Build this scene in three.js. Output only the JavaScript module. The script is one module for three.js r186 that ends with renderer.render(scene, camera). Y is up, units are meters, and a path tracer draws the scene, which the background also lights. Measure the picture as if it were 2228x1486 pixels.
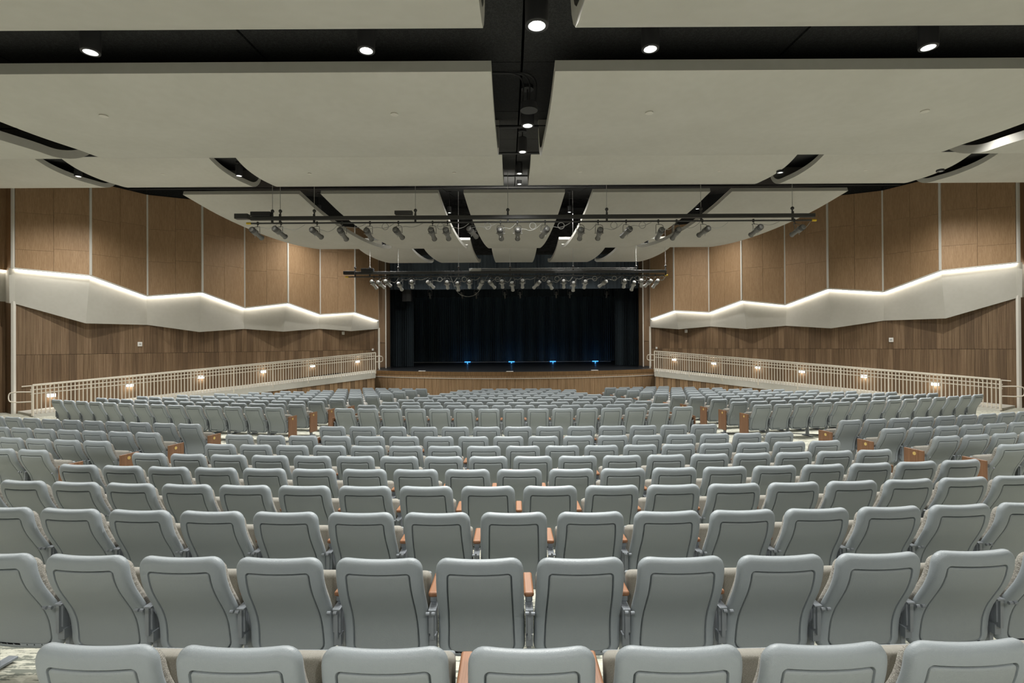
import * as THREE from 'three';
import { RoundedBoxGeometry } from 'three/addons/geometries/RoundedBoxGeometry.js';
import { mergeGeometries } from 'three/addons/utils/BufferGeometryUtils.js';
import { RectAreaLightUniformsLib } from 'three/addons/lights/RectAreaLightUniformsLib.js';

// ------------------------------------------------------------------ camera, exposure
// metres; the hall axis is x = 0, the stage lies towards -z, y = 0 is the cross aisle
const scene = new THREE.Scene();
scene.background = new THREE.Color(0x000000);
const camera = new THREE.PerspectiveCamera(2 * Math.atan(743 / 1146) * 180 / Math.PI, 2228 / 1486, 0.05, 120);
camera.position.set(-0.14, 2.29, 0);
camera.rotation.order = 'YXZ';
camera.rotation.set(Math.atan(5 / 1146), 0, -0.33 * Math.PI / 180);
const renderer = new THREE.WebGLRenderer({ antialias: true });
renderer.toneMapping = THREE.LinearToneMapping;
renderer.toneMappingExposure = 1.66;
renderer.shadowMap.enabled = true;
RectAreaLightUniformsLib.init();
const DOWNLIGHT = 60, COVE = 3.4, WARM = new THREE.Color(1.0, 0.93, 0.82), HOUSE = new THREE.Color(1.0, 0.985, 0.95);

// ------------------------------------------------------------------ helpers
let seed = 20240611;
const rnd = () => { seed = (seed * 1664525 + 1013904223) >>> 0; return seed / 4294967296; };
const lin = (r, g, b) => new THREE.Color().setRGB(r, g, b);
const V = (x, y, z) => new THREE.Vector3(x, y, z);
const taken = {};
const numbered = n => { const k = taken[n] = (taken[n] ?? -1) + 1; return k ? `${n}_${String(k).padStart(3, '0')}` : n; };
function mesh(name, geo, mat, parent) {
  const m = new THREE.Mesh(geo, mat); m.castShadow = m.receiveShadow = true;
  m.name = parent ? name : numbered(name); (parent || scene).add(m); return m;
}
function tag(o, label, category, group) { Object.assign(o.userData, { label, category }); if (group) o.userData.group = group; return o; }
function thing(name, label, category, pos = [0, 0, 0], turn = 0, group) {
  const o = new THREE.Group(); o.name = numbered(name); o.position.set(...pos); o.rotation.y = turn; scene.add(o);
  return tag(o, label, category, group);
}
function struct(name, geo, mat, label, category = 'wall') { const m = mesh(name, geo, mat); m.userData = { kind: 'structure', label, category }; return m; }
const box = (w, h, d, x = 0, y = 0, z = 0) => new THREE.BoxGeometry(w, h, d).translate(x, y, z);
const rbox = (w, h, d, r, x = 0, y = 0, z = 0, s = 2) => new RoundedBoxGeometry(w, h, d, s, r).translate(x, y, z);
const merge = a => mergeGeometries(a.map(g => { const q = g.index ? g.toNonIndexed() : g; for (const k of Object.keys(q.attributes)) if (!['position', 'normal', 'uv'].includes(k)) q.deleteAttribute(k); return q; }));
function geoFrom(pos, uv, idx, smooth = true) {
  let g = new THREE.BufferGeometry();
  g.setAttribute('position', new THREE.Float32BufferAttribute(pos, 3));
  g.setAttribute('uv', new THREE.Float32BufferAttribute(uv, 2));
  g.setIndex(idx); if (!smooth) g = g.toNonIndexed(); g.computeVertexNormals(); return g;
}
function mirrored(g) {                         // the other side of the hall: x -> -x with the faces turned
  const q = (g.index ? g.toNonIndexed() : g.clone()); q.scale(-1, 1, 1);
  for (const k of Object.keys(q.attributes)) { const a = q.attributes[k], n = a.itemSize;
    for (let i = 0; i < a.count; i += 3) for (let c = 0; c < n; c++) { const t = a.array[(i + 1) * n + c]; a.array[(i + 1) * n + c] = a.array[(i + 2) * n + c]; a.array[(i + 2) * n + c] = t; } }
  return q;
}
const sided = (g, s) => s > 0 ? g : mirrored(g);
// a solid from a front quad (a b c d, counter-clockwise seen from the front) pushed back by a vector; uv in metres
function slab(a, b, c, d, back, u0 = 0, v0 = 0) {
  const F = [a, b, c, d], K = F.map(p => p.clone().add(back)), pos = [], uv = [];
  const lu = Math.hypot(b.x - a.x, b.z - a.z) || a.distanceTo(b);
  const fu = [0, lu, lu, 0], th = back.length();
  const flat = Math.abs(b.clone().sub(a).cross(d.clone().sub(a)).normalize().y) > 0.7;
  const fv = flat ? [0, 0, b.distanceTo(c), a.distanceTo(d)] : F.map(p => p.y);
  const tri = (p, q, r, up, uq, ur) => { for (const w of [p, q, r]) pos.push(w.x, w.y, w.z); uv.push(...up, ...uq, ...ur); };
  const U = i => [u0 + fu[i], v0 + fv[i]];
  tri(a, b, c, U(0), U(1), U(2)); tri(a, c, d, U(0), U(2), U(3));
  tri(K[0], K[2], K[1], U(0), U(2), U(1)); tri(K[0], K[3], K[2], U(0), U(3), U(2));
  for (let i = 0; i < 4; i++) { const j = (i + 1) % 4, ui = U(i), uj = U(j), e = [0.3 * th, 0.3 * th];
    tri(F[i], K[i], K[j], ui, [ui[0] + e[0], ui[1]], [uj[0] + e[0], uj[1]]); tri(F[i], K[j], F[j], ui, [uj[0] + e[0], uj[1]], uj); }
  const g = new THREE.BufferGeometry();
  g.setAttribute('position', new THREE.Float32BufferAttribute(pos, 3)); g.setAttribute('uv', new THREE.Float32BufferAttribute(uv, 2));
  g.computeVertexNormals(); return g;
}
function patch(a, b, c, d, back, n = 6) {     // a thin sheet with straight edges and a smoothly twisted face
  const pos = [], uv = [], idx = [], w = n + 1;
  for (const k of [0, 1]) for (let j = 0; j <= n; j++) for (let i = 0; i <= n; i++) { const p = a.clone().lerp(b, i / n).lerp(d.clone().lerp(c, i / n), j / n).addScaledVector(back, k); pos.push(p.x, p.y, p.z); uv.push(a.distanceTo(b) * i / n, p.y); }
  for (const k of [0, 1]) for (let j = 0; j < n; j++) for (let i = 0; i < n; i++) { const q = k * w * w + j * w + i; if (k) idx.push(q, q + w, q + 1, q + 1, q + w, q + w + 1); else idx.push(q, q + 1, q + w, q + w, q + 1, q + w + 1); }
  return geoFrom(pos, uv, idx);
}
function bar(p, q, r, n = 8) {                 // a round bar between two points
  const d = q.clone().sub(p), g = new THREE.CylinderGeometry(r, r, d.length(), n);
  g.applyQuaternion(new THREE.Quaternion().setFromUnitVectors(V(0, 1, 0), d.clone().normalize()));
  return g.translate((p.x + q.x) / 2, (p.y + q.y) / 2, (p.z + q.z) / 2);
}
function beam(p, q, w, h) {                    // a square bar between two points
  const d = q.clone().sub(p), g = new THREE.BoxGeometry(w, h, d.length());
  const m = new THREE.Matrix4().lookAt(p, q, V(0, 1, 0)); g.applyMatrix4(m);
  return g.translate((p.x + q.x) / 2, (p.y + q.y) / 2, (p.z + q.z) / 2);
}
const tube = (pts, r, seg = 24, rad = 5, closed = false) => new THREE.TubeGeometry(new THREE.CatmullRomCurve3(pts, closed), seg, r, rad, closed);

// ------------------------------------------------------------------ computed textures
function grid(w, h) { const a = new Float32Array(w * h); for (let i = 0; i < a.length; i++) a[i] = rnd(); return a; }
function noise(w, h, cx, cy) {                 // wrapping value noise with cx by cy cells
  const g = grid(cx, cy), out = new Float32Array(w * h), sm = t => t * t * (3 - 2 * t);
  for (let y = 0; y < h; y++) { const fy = y / h * cy, y0 = Math.floor(fy), ty = sm(fy - y0), ya = (y0 % cy) * cx, yb = ((y0 + 1) % cy) * cx;
    for (let x = 0; x < w; x++) { const fx = x / w * cx, x0 = Math.floor(fx), tx = sm(fx - x0), xa = x0 % cx, xb = (x0 + 1) % cx;
      out[y * w + x] = (g[ya + xa] * (1 - tx) + g[ya + xb] * tx) * (1 - ty) + (g[yb + xa] * (1 - tx) + g[yb + xb] * tx) * ty; } }
  return out;
}
function texture(w, h, layers, ramp, sx, sy, srgb = true) {
  const n = new Float32Array(w * h); let sum = 0;
  for (const [cx, cy, k] of layers) { const a = noise(w, h, cx, cy); sum += k; for (let i = 0; i < n.length; i++) n[i] += a[i] * k; }
  const d = new Uint8Array(w * h * 4);
  for (let i = 0; i < n.length; i++) { const c = ramp(n[i] / sum); for (let k = 0; k < 3; k++) d[i * 4 + k] = Math.max(0, Math.min(255, c[k])); d[i * 4 + 3] = 255; }
  const t = new THREE.DataTexture(d, w, h); t.wrapS = t.wrapT = THREE.RepeatWrapping; t.magFilter = THREE.LinearFilter; t.minFilter = THREE.LinearMipmapLinearFilter; t.generateMipmaps = true;
  if (srgb) t.colorSpace = THREE.SRGBColorSpace; t.repeat.set(1 / sx, 1 / sy); t.needsUpdate = true; return t;
}
const mixc = (a, b, t) => a.map((v, i) => v + (b[i] - v) * t);
const con = (v, k) => Math.max(0, Math.min(1, (v - 0.5) * k + 0.5));
const grainMap = texture(512, 512, [[170, 5, 1], [60, 3, 1], [24, 2, 0.6], [256, 40, 0.35]], v => mixc([196, 186, 172], [255, 255, 255], con(v, 2.4)), 1.0, 2.2);
const weaveMap = texture(512, 512, [[128, 9, 1], [200, 24, 0.8], [12, 2, 0.25]], v => mixc([222, 216, 208], [255, 255, 255], con(v, 2.2)), 0.9, 1.8);
const carpetMap = texture(512, 512, [[14, 150, 1], [30, 90, 0.8], [120, 240, 0.5], [5, 9, 0.4]], v => v < 0.43 ? mixc([132, 136, 128], [180, 181, 170], con(v, 3)) : mixc([180, 181, 170], [226, 224, 212], con(v, 2)), 1.5, 1.5);
const fabricMap = texture(256, 256, [[128, 128, 1], [64, 90, 0.6]], v => mixc([150, 148, 142], [255, 254, 248], con(v, 2.6)), 0.12, 0.12);
const plasticBump = texture(256, 256, [[120, 120, 1], [60, 60, 0.7]], v => mixc([90, 90, 90], [255, 255, 255], con(v, 1.6)), 0.12, 0.12, false);
const blackMap = texture(256, 256, [[90, 90, 1], [30, 30, 0.5]], v => mixc([120, 120, 120], [255, 255, 255], con(v, 2.4)), 0.6, 0.6);
const plasterMap = texture(256, 256, [[6, 6, 1], [40, 40, 0.6]], v => mixc([243, 243, 241], [255, 255, 255], v), 3, 3);

// ------------------------------------------------------------------ materials
const S = (c, rough = 0.7, o = {}) => new THREE.MeshStandardMaterial({ color: c, roughness: rough, metalness: 0, ...o });
const M = {
  shell: S(lin(0.275, 0.308, 0.325), 0.42, { bumpMap: plasticBump, bumpScale: 0.0006 }),
  inset: S(lin(0.26, 0.288, 0.293), 0.5, { bumpMap: plasticBump, bumpScale: 0.0005 }),
  fabric: S(lin(0.42, 0.41, 0.385), 0.95, { map: fabricMap }),
  arm: S(lin(0.33, 0.155, 0.075), 0.45, { map: grainMap }),
  endwood: S(lin(0.25, 0.13, 0.07), 0.5, { map: grainMap }),
  brass: S(lin(0.80, 0.60, 0.22), 0.35, { metalness: 0.6 }),
  seatSteel: S(lin(0.22, 0.24, 0.26), 0.45, { metalness: 0.3 }),
  carpet: S(lin(0.78, 0.78, 0.74), 1, { map: carpetMap }),
  plaster: S(lin(0.52, 0.505, 0.455), 0.9, { map: plasterMap }),
  cloud: S(lin(0.60, 0.59, 0.54), 0.9, { map: plasterMap }),
  upperWood: S(lin(0.42, 0.272, 0.148), 0.6, { map: weaveMap }),
  trim: S(lin(0.66, 0.64, 0.58), 0.6),
  rail: S(lin(0.62, 0.57, 0.48), 0.5),
  black: S(lin(0.022, 0.023, 0.024), 0.9, { map: blackMap }),
  blackMetal: S(lin(0.03, 0.03, 0.032), 0.55),
  rig: S(lin(0.06, 0.06, 0.058), 0.45, { metalness: 0.4 }),
  fixture: S(lin(0.19, 0.19, 0.18), 0.45, { metalness: 0.4 }),
  fixtureLit: S(lin(0.42, 0.42, 0.40), 0.5, { metalness: 0.2 }),  // paler copy of fixture: light on the stage batten put into its colour
  fixtureDark: S(lin(0.02, 0.02, 0.02), 0.5),
  cable: S(lin(0.40, 0.40, 0.38), 0.6),
  yellow: S(lin(0.75, 0.52, 0.02), 0.5),
  whiteBox: S(lin(0.75, 0.74, 0.70), 0.5),
  curtain: S(lin(0.12, 0.17, 0.195), 0.95),  // dark velour lightened so the back curtain looks lit
  leg: S(lin(0.016, 0.026, 0.032), 0.95),  // same velour as the back curtain, kept darker where it hangs unlit
  valance: S(lin(0.085, 0.11, 0.135), 0.9),  // light falling on the valance is put into this raised colour
  stageFloor: S(lin(0.030, 0.034, 0.040), 0.35, { map: blackMap }),
  nosing: S(lin(0.26, 0.15, 0.06), 0.5, { map: grainMap }),
  stageFace: S(lin(0.42, 0.28, 0.16), 0.6, { map: grainMap }),
  dark: S(lin(0.05, 0.045, 0.04), 0.9),
  strip: S(lin(0.8, 0.8, 0.78), 0.8),  // pale colour in place of light from the hem gap
};
const plankMats = [[0.175, 0.112, 0.06], [0.21, 0.138, 0.076], [0.15, 0.095, 0.05], [0.245, 0.163, 0.094], [0.19, 0.122, 0.066]].map(c => S(lin(...c), 0.55, { map: grainMap }));
const glow = (c, k) => new THREE.MeshStandardMaterial({ color: 0x111111, emissive: c, emissiveIntensity: k, roughness: 1 });
const coveGlow = glow(WARM, 9), lampGlow = glow(HOUSE, 14), stepGlow = glow(WARM, 8), blueGlow = glow(lin(0.04, 0.25, 0.8), 2.5);

// ------------------------------------------------------------------ the hall's surfaces of reference
const ZC = 43.75;                              // the seat rows are arcs about (0, -ZC)
const KNOTS = [[-6, 0.36], [1.95, 0.315], [2.864, 0.28], [3.78, 0.24], [4.69, 0.185], [5.6, 0.12], [6.52, 0.063], [7.43, 0.015], [8.35, -0.01], [9.26, 0], [11.83, 0], [20.05, -0.245], [26.5, -0.3]];
const floorAt = r => { const d = ZC - r; if (d <= KNOTS[0][0]) return KNOTS[0][1]; for (let i = 1; i < KNOTS.length; i++) if (d <= KNOTS[i][0]) { const [a, b] = [KNOTS[i - 1], KNOTS[i]]; return a[1] + (b[1] - a[1]) * (d - a[0]) / (b[0] - a[0]); } return -0.3; };
const deckY = Z => 4.39 + 0.2 * Math.max(Z, 5.5);

// floor: a raked carpet, polar so that the rake follows the rows
{
  const pos = [], uv = [], idx = [], na = 48, rs = []; for (let r = 18; r <= 51; r += 0.457) rs.push(r);
  rs.forEach((r, j) => { for (let i = 0; i <= na; i++) { const a = (-0.62 + 1.24 * i / na) * Math.min(1.6, Math.max(1, 36 / r)); const x = r * Math.sin(a), z = -ZC + r * Math.cos(a); pos.push(x, floorAt(r), z); uv.push(x, z); } });
  const w = na + 1; for (let j = 0; j < rs.length - 1; j++) for (let i = 0; i < na; i++) { const a = j * w + i; idx.push(a, a + w, a + 1, a + 1, a + w, a + w + 1); }
  const f = struct('floor', geoFrom(pos, uv, idx), M.carpet, 'pale grey streaked carpet on the raked hall floor', 'floor');
  mesh('subfloor', box(46, 0.4, 60, 0, -0.75, -20), M.dark, f);
}

// ------------------------------------------------------------------ side walls (built for +x, mirrored for -x)
const T = [[17.11, 4.94, 17.96], [15.32, 4.81, 18.99], [14.5, 4.23, 20.75], [12.84, 4.46, 21.63], [12.01, 3.93, 23.4], [10.42, 4.2, 24.21], [9.59, 3.77, 25.97], [8.08, 3.91, 26.71], [7.31, 3.57, 28.4]];
const B = [[17.33, 3.78, 18.19], [15.77, 3.13, 19.32], [14.69, 3.13, 21.01], [13.21, 2.86, 22.04], [12.18, 3.03, 23.69], [10.81, 2.92, 24.6], [9.75, 3.1, 26.27], [8.43, 2.99, 27.13], [7.41, 3.15, 28.75]];
const WA = V(17.37, 0, -18.2), WB = V(7.413, 0, -28.8), WD = WB.clone().sub(WA).normalize(), WL = WA.distanceTo(WB);
const OUT = V(0.729, 0, -0.685);               // out of the room through the right-hand wall
const wallAt = t => WA.clone().addScaledVector(WD, t);
const at = (p, out, y) => V(p[0], y ?? p[1], -p[2]).addScaledVector(OUT, out);
const RN = V(15.98, 0.05, -17.4), RF = V(6.78, 0.93, -25.6);   // the open edge of the ramp, near and far
const rampY = t => { const k = Math.max(0, Math.min(1, (t - 0.6) / (WL - 3.2))); return 0.05 + 0.9 * k; };

function sideWall(s) {
  const side = s > 0 ? 'right' : 'left';
  const wp = (t, y, o = 0) => wallAt(t).addScaledVector(OUT, o).setY(y);
  const w = struct('wall_' + side, sided(slab(wp(0.03, -0.6, 0.06), wp(WL + 0.3, -0.6, 0.06), wp(WL + 0.3, 10.6, 0.06), wp(0.03, 9.2, 0.06), OUT.clone().multiplyScalar(0.3)), s), M.dark, 'splayed side wall of wood planks, white folded band and wood panels above', 'wall');
  const add = (n, g, m) => mesh(n, sided(g, s), m, w);
  // lower wall: two tiers of planks
  let t = 0.06, k = 0;
  while (t < WL - 0.05) {
    const wd = Math.min(0.17 + 0.09 * rnd(), WL - t), y0 = rampY(t) - 0.1;
    for (const tier of [0, 1]) {
      const ya = tier ? 2.005 : y0, seg = Math.min(7, Math.floor((t + wd / 2) / 1.82)), f = (t + wd / 2) / 1.82 - seg;
      const yb = tier ? B[seg][1] + (B[seg + 1][1] - B[seg][1]) * f + 0.12 : 1.995, pr = 0.004 * rnd();
      add('wood_plank', slab(wp(t + 0.002, ya, -pr), wp(t + wd - 0.002, ya, -pr), wp(t + wd - 0.002, yb, -pr), wp(t + 0.002, yb, -pr), OUT.clone().multiplyScalar(0.05), rnd() * 9, rnd() * 5), plankMats[Math.floor(rnd() * 5)]);
    }
    t += wd; k++;
  }
  // the white folded band, its soffit, and the panels above it
  for (let i = 0; i < 8; i++) {
    const a = at(T[i], 0.16, T[i][1] + 0.1), b = at(T[i + 1], 0.16, T[i + 1][1] + 0.1), c = at(B[i + 1], 0), d = at(B[i], 0);
    add('cove_band', patch(d, c, b, a, OUT.clone().multiplyScalar(0.03)), M.plaster);
    const e = at(B[i], 0).clone(), t0 = e.clone().sub(WA).dot(WD), t1 = c.clone().sub(WA).dot(WD);
    add('band_soffit', slab(wp(t0, B[i][1] + 0.05, 0.02), wp(t1, B[i + 1][1] + 0.05, 0.02), c, d, V(0, 0.02, 0)), M.plaster);
    const nb = V(T[i + 1][0] - T[i][0], 0, -(T[i + 1][2] - T[i][2])), n = V(-nb.z, 0, nb.x).normalize(); if (n.dot(OUT) < 0) n.negate();
    const P = (f, y) => V(T[i][0] + (T[i + 1][0] - T[i][0]) * f, y, -(T[i][2] + (T[i + 1][2] - T[i][2]) * f));
    const yb = f => T[i][1] + (T[i + 1][1] - T[i][1]) * f + 0.05, top = f => deckY(T[i][2] + (T[i + 1][2] - T[i][2]) * f) + 0.05;
    for (const [f0, f1, o] of [[0.012, 0.498, 0], [0.502, 0.988, 0.09]]) {
      let cuts = [null, 5.62 + o, 6.9 + o, 8.25];
      for (let q = 0; q < 3; q++) {
        const l0 = q ? cuts[q] + 0.003 : yb(f0), l1 = q ? cuts[q] + 0.003 : yb(f1), h0 = q < 2 ? cuts[q + 1] - 0.003 : Math.min(8.25, top(f0)), h1 = q < 2 ? cuts[q + 1] - 0.003 : Math.min(8.25, top(f1));
        add('wood_panel', slab(P(f0, l0), P(f1, l1), P(f1, h1), P(f0, h0), n.clone().multiplyScalar(0.04), rnd() * 7, rnd() * 7), M.upperWood);
      }
    }
    add('panel_backing', slab(P(0, yb(0) + 0.02).addScaledVector(n, 0.042), P(1, yb(1) + 0.02).addScaledVector(n, 0.042), P(1, top(1)).addScaledVector(n, 0.042), P(0, top(0)).addScaledVector(n, 0.042), n.clone().multiplyScalar(0.02)), M.black);
    add('lip_trim', slab(P(0, yb(0) - 0.05), P(1, yb(1) - 0.05), P(1, yb(1)), P(0, yb(0)), n.clone().multiplyScalar(0.06)), M.trim);
    if (i) add('joint_trim', slab(P(-0.018, yb(0)).addScaledVector(n, -0.012), P(0.018, yb(0)).addScaledVector(n, -0.012), P(0.018, Math.min(8.25, top(0))).addScaledVector(n, -0.012), P(-0.018, Math.min(8.25, top(0))).addScaledVector(n, -0.012), n.clone().multiplyScalar(0.05)), M.trim);
  }
  // corner trims at the two ends
  add('corner_trim', beam(wp(0, -0.2, -0.03), wp(0, 3.86, -0.03), 0.09, 0.09), M.trim);
  add('corner_trim', beam(V(17.13, 4.94, -17.93), V(17.13, 8.1, -17.93), 0.07, 0.07), M.trim);
  add('corner_trim', beam(V(17.4, 3.8, -18.2), V(17.3, 4.98, -18.08), 0.14, 0.14), M.plaster);
  add('corner_trim', beam(wp(WL, 0.9, -0.03), wp(WL, 3.2, -0.03), 0.07, 0.07), M.trim);
  // the cove light: one strip for each panel
  const cl = thing('cove_light', 'continuous glowing light line under the folded wood panels of a side wall', 'light strip', [0, 0, 0], 0, 'cove lights of the two side walls');
  for (let i = 0; i < 8; i++) {
    const p = at(T[i], 0.1, T[i][1] + 0.015), q = at(T[i + 1], 0.1, T[i + 1][1] + 0.015);
    mesh('light_strip', sided(beam(p, q, 0.05, 0.03), s), coveGlow, cl);
    const mid = p.clone().add(q).multiplyScalar(0.5), L = new THREE.RectAreaLight(WARM, COVE, p.distanceTo(q) * 0.98, 0.06);
    L.position.set(mid.x * s, mid.y - 0.03, mid.z);
    const d = q.clone().sub(p); d.x *= s; d.normalize();
    const down = V(0.35 * OUT.x * s, -1, 0.35 * OUT.z); down.addScaledVector(d, -down.dot(d)).normalize();
    const m = new THREE.Matrix4().makeBasis(d, down.clone().negate().cross(d).normalize(), down.clone().negate());
    L.quaternion.setFromRotationMatrix(m); scene.add(L);
  }
  // the return at the near corner and the wall that runs back past the seats
  const c0 = V(17.42, 0, -18.16), c1 = V(18.02, 0, -18.6), c2 = V(19.6, 0, -14), c3 = V(19.6, 0, 5);
  const Y = (p, y) => p.clone().setY(y);
  const r = struct('wall_' + side + '_rear', sided(slab(Y(c2, -0.6), Y(c3, -0.6), Y(c3, 8), Y(c2, 8), V(0.3, 0, 0)), s), M.upperWood, 'plain wood side wall running back beside the seats', 'wall');
  const addr = (n, g, m) => mesh(n, sided(g, s), m, r);
  addr('return_wood', slab(Y(c1, -0.6), Y(c0, -0.6), Y(c0, 3.78), Y(c1, 3.85), V(0.1, 0, -0.1)), plankMats[0]);
  addr('return_band', slab(Y(c1, 3.85), Y(c0, 3.78), Y(c0, 4.96), Y(c1, 4.96), V(0.1, 0, -0.1)), M.plaster);
  addr('return_wood', slab(Y(c1, 4.96), Y(c0, 4.96), Y(c0, 9), Y(c1, 9), V(0.1, 0, -0.1)), M.upperWood);
  addr('bay_wood', slab(Y(c2, -0.6), Y(c1, -0.6), Y(c1, 3.88), Y(c2, 4.0), V(0.1, 0, 0.03)), plankMats[4]);
  addr('bay_band', slab(Y(c2, 4.0), Y(c1, 3.88), Y(c1, 4.98), Y(c2, 5.2), V(0.1, 0, 0.03)), M.plaster);
  addr('bay_panel', slab(Y(c2, 5.2).add(V(-0.1, 0, 0)), Y(c1, 4.98).add(V(-0.1, 0, 0)), Y(c1, 9).add(V(-0.1, 0, 0)), Y(c2, 9).add(V(-0.1, 0, 0)), V(0.06, 0, 0)), M.upperWood);
  mesh('light_strip', sided(beam(Y(c2, 5.18).add(V(-0.03, 0, 0)), Y(c1, 4.96).add(V(-0.03, 0, 0)), 0.05, 0.03), s), coveGlow, cl);
  addr('window_frame', merge([beam(V(18.2, 2.95, -17.9), V(19.2, 2.95, -15), 0.06, 0.06), beam(V(18.2, 2.95, -17.9), V(18.2, 3.7, -17.9), 0.06, 0.06)]), M.trim);
  return w;
}
for (const s of [-1, 1]) sideWall(s);
struct('wall_back', box(40, 10, 0.3, 0, 4, 5), M.dark, 'plain dark wall closing the hall behind the seats');

// ------------------------------------------------------------------ black ceiling deck of panels
{
  const d = struct('ceiling', slab(V(-21, deckY(-5) + 0.09, 5), V(21, deckY(-5) + 0.09, 5), V(21, deckY(1) + 0.09, -1), V(-21, deckY(1) + 0.09, -1), V(0, 0.2, 0)), M.black, 'black sloping ceiling deck above the hanging clouds', 'ceiling');
  mesh('deck', slab(V(-21, deckY(1) + 0.09, -1), V(21, deckY(1) + 0.09, -1), V(21, deckY(30) + 0.09, -30), V(-21, deckY(30) + 0.09, -30), V(0, 0.2, 0)), M.black, d);
  for (let Z = 1.4; Z < 28; Z += 2.43) for (let x = -18; x < 18; x += 3) {
    const a = x + 0.015, b = x + 2.985, e = Z + 2.41;
    mesh('ceiling_panel', slab(V(a, deckY(Z), -Z), V(b, deckY(Z), -Z), V(b, deckY(e), -e), V(a, deckY(e), -e), V(0, 0.06, 0), x, Z), M.black, d);
  }
}

// ------------------------------------------------------------------ ceiling clouds: curved shells hung in five rows
// profile: [distance towards the stage, height]; edges: x at the first and last distance given in zr
function cloud(profile, zr, xl, xr, label, group, plates = []) {
  const c = new THREE.CatmullRomCurve3(profile.map(([Z, y]) => V(0, y, -Z)), false, 'centripetal'), n = 40, th = 0.13;
  const pts = c.getSpacedPoints(n), low = [], high = [];
  pts.forEach((p, i) => { const q = pts[Math.min(n, i + 1)].clone().sub(pts[Math.max(0, i - 1)]).normalize(); const up = V(0, -q.z, q.y); if (i < n * 0.3 && up.y < 0) up.negate(); low.push(p); high.push(p.clone().addScaledVector(up, th)); });
  const X = (e, p) => { const k = (-p.z - zr[0]) / (zr[1] - zr[0]); return e[0] + (e[1] - e[0]) * k; };
  const mk = (A, Ae, Bp, Be) => { const pos = [], uv = [], idx = []; let l = 0; A.forEach((p, i) => { const q = Bp[i]; if (i) l += p.distanceTo(A[i - 1]); const xa = X(Ae, p), xb = X(Be, p); pos.push(xa, p.y, p.z, xb, q.y, q.z); uv.push(xa, l, xa === xb ? xa + 0.1 : xb, l); if (i) { const a = i * 2; idx.push(a - 2, a - 1, a, a, a - 1, a + 1); } }); return geoFrom(pos, uv, idx); };
  const cap = i => slab(V(X(xl, low[i]), low[i].y, low[i].z), V(X(xr, low[i]), low[i].y, low[i].z), V(X(xr, low[i]), high[i].y, high[i].z), V(X(xl, low[i]), high[i].y, high[i].z), V(0, 0, -0.002));
  const o = mesh('ceiling_cloud', merge([mk(low, xr, low, xl), mk(high, xl, high, xr), mk(low, xl, high, xl), mk(high, xr, low, xr), cap(0), cap(n)]), M.cloud);
  tag(o, label, 'ceiling cloud', group);
  for (const [x, Z, y] of plates) mesh('cover_plate', new THREE.CylinderGeometry(0.045, 0.05, 0.02, 20).translate(x, y - 0.008, -Z), M.trim, o);
  return o;
}
const P1 = [[-2.5, 5.3], [-1, 4.75], [1, 4.5], [2.6, 4.47], [3.4, 4.5], [3.86, 4.61], [4.1, 4.85], [4.22, 5.2]];
const P2 = [[5.75, 5.27], [6.4, 5.19], [7.2, 5.21], [8.0, 5.28], [8.5, 5.33], [9.0, 5.55], [9.35, 5.95], [9.45, 6.4]];
const P3 = [[11.6, 7.8], [12.2, 7.4], [12.7, 7.15], [13.06, 7.02], [13.6, 6.89], [14.3, 6.85], [14.9, 6.88], [15.5, 6.96], [15.8, 7.18], [15.95, 7.55]];
const P4 = [[17, 7.17], [18, 6.82], [19, 6.57], [20, 6.40], [21, 6.31], [21.8, 6.31], [22.4, 6.36], [22.7, 6.46]];
const P5 = [[23.7, 6.98], [24.4, 6.62], [25.2, 6.43], [26, 6.36], [26.5, 6.39], [26.75, 6.5]];
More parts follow.
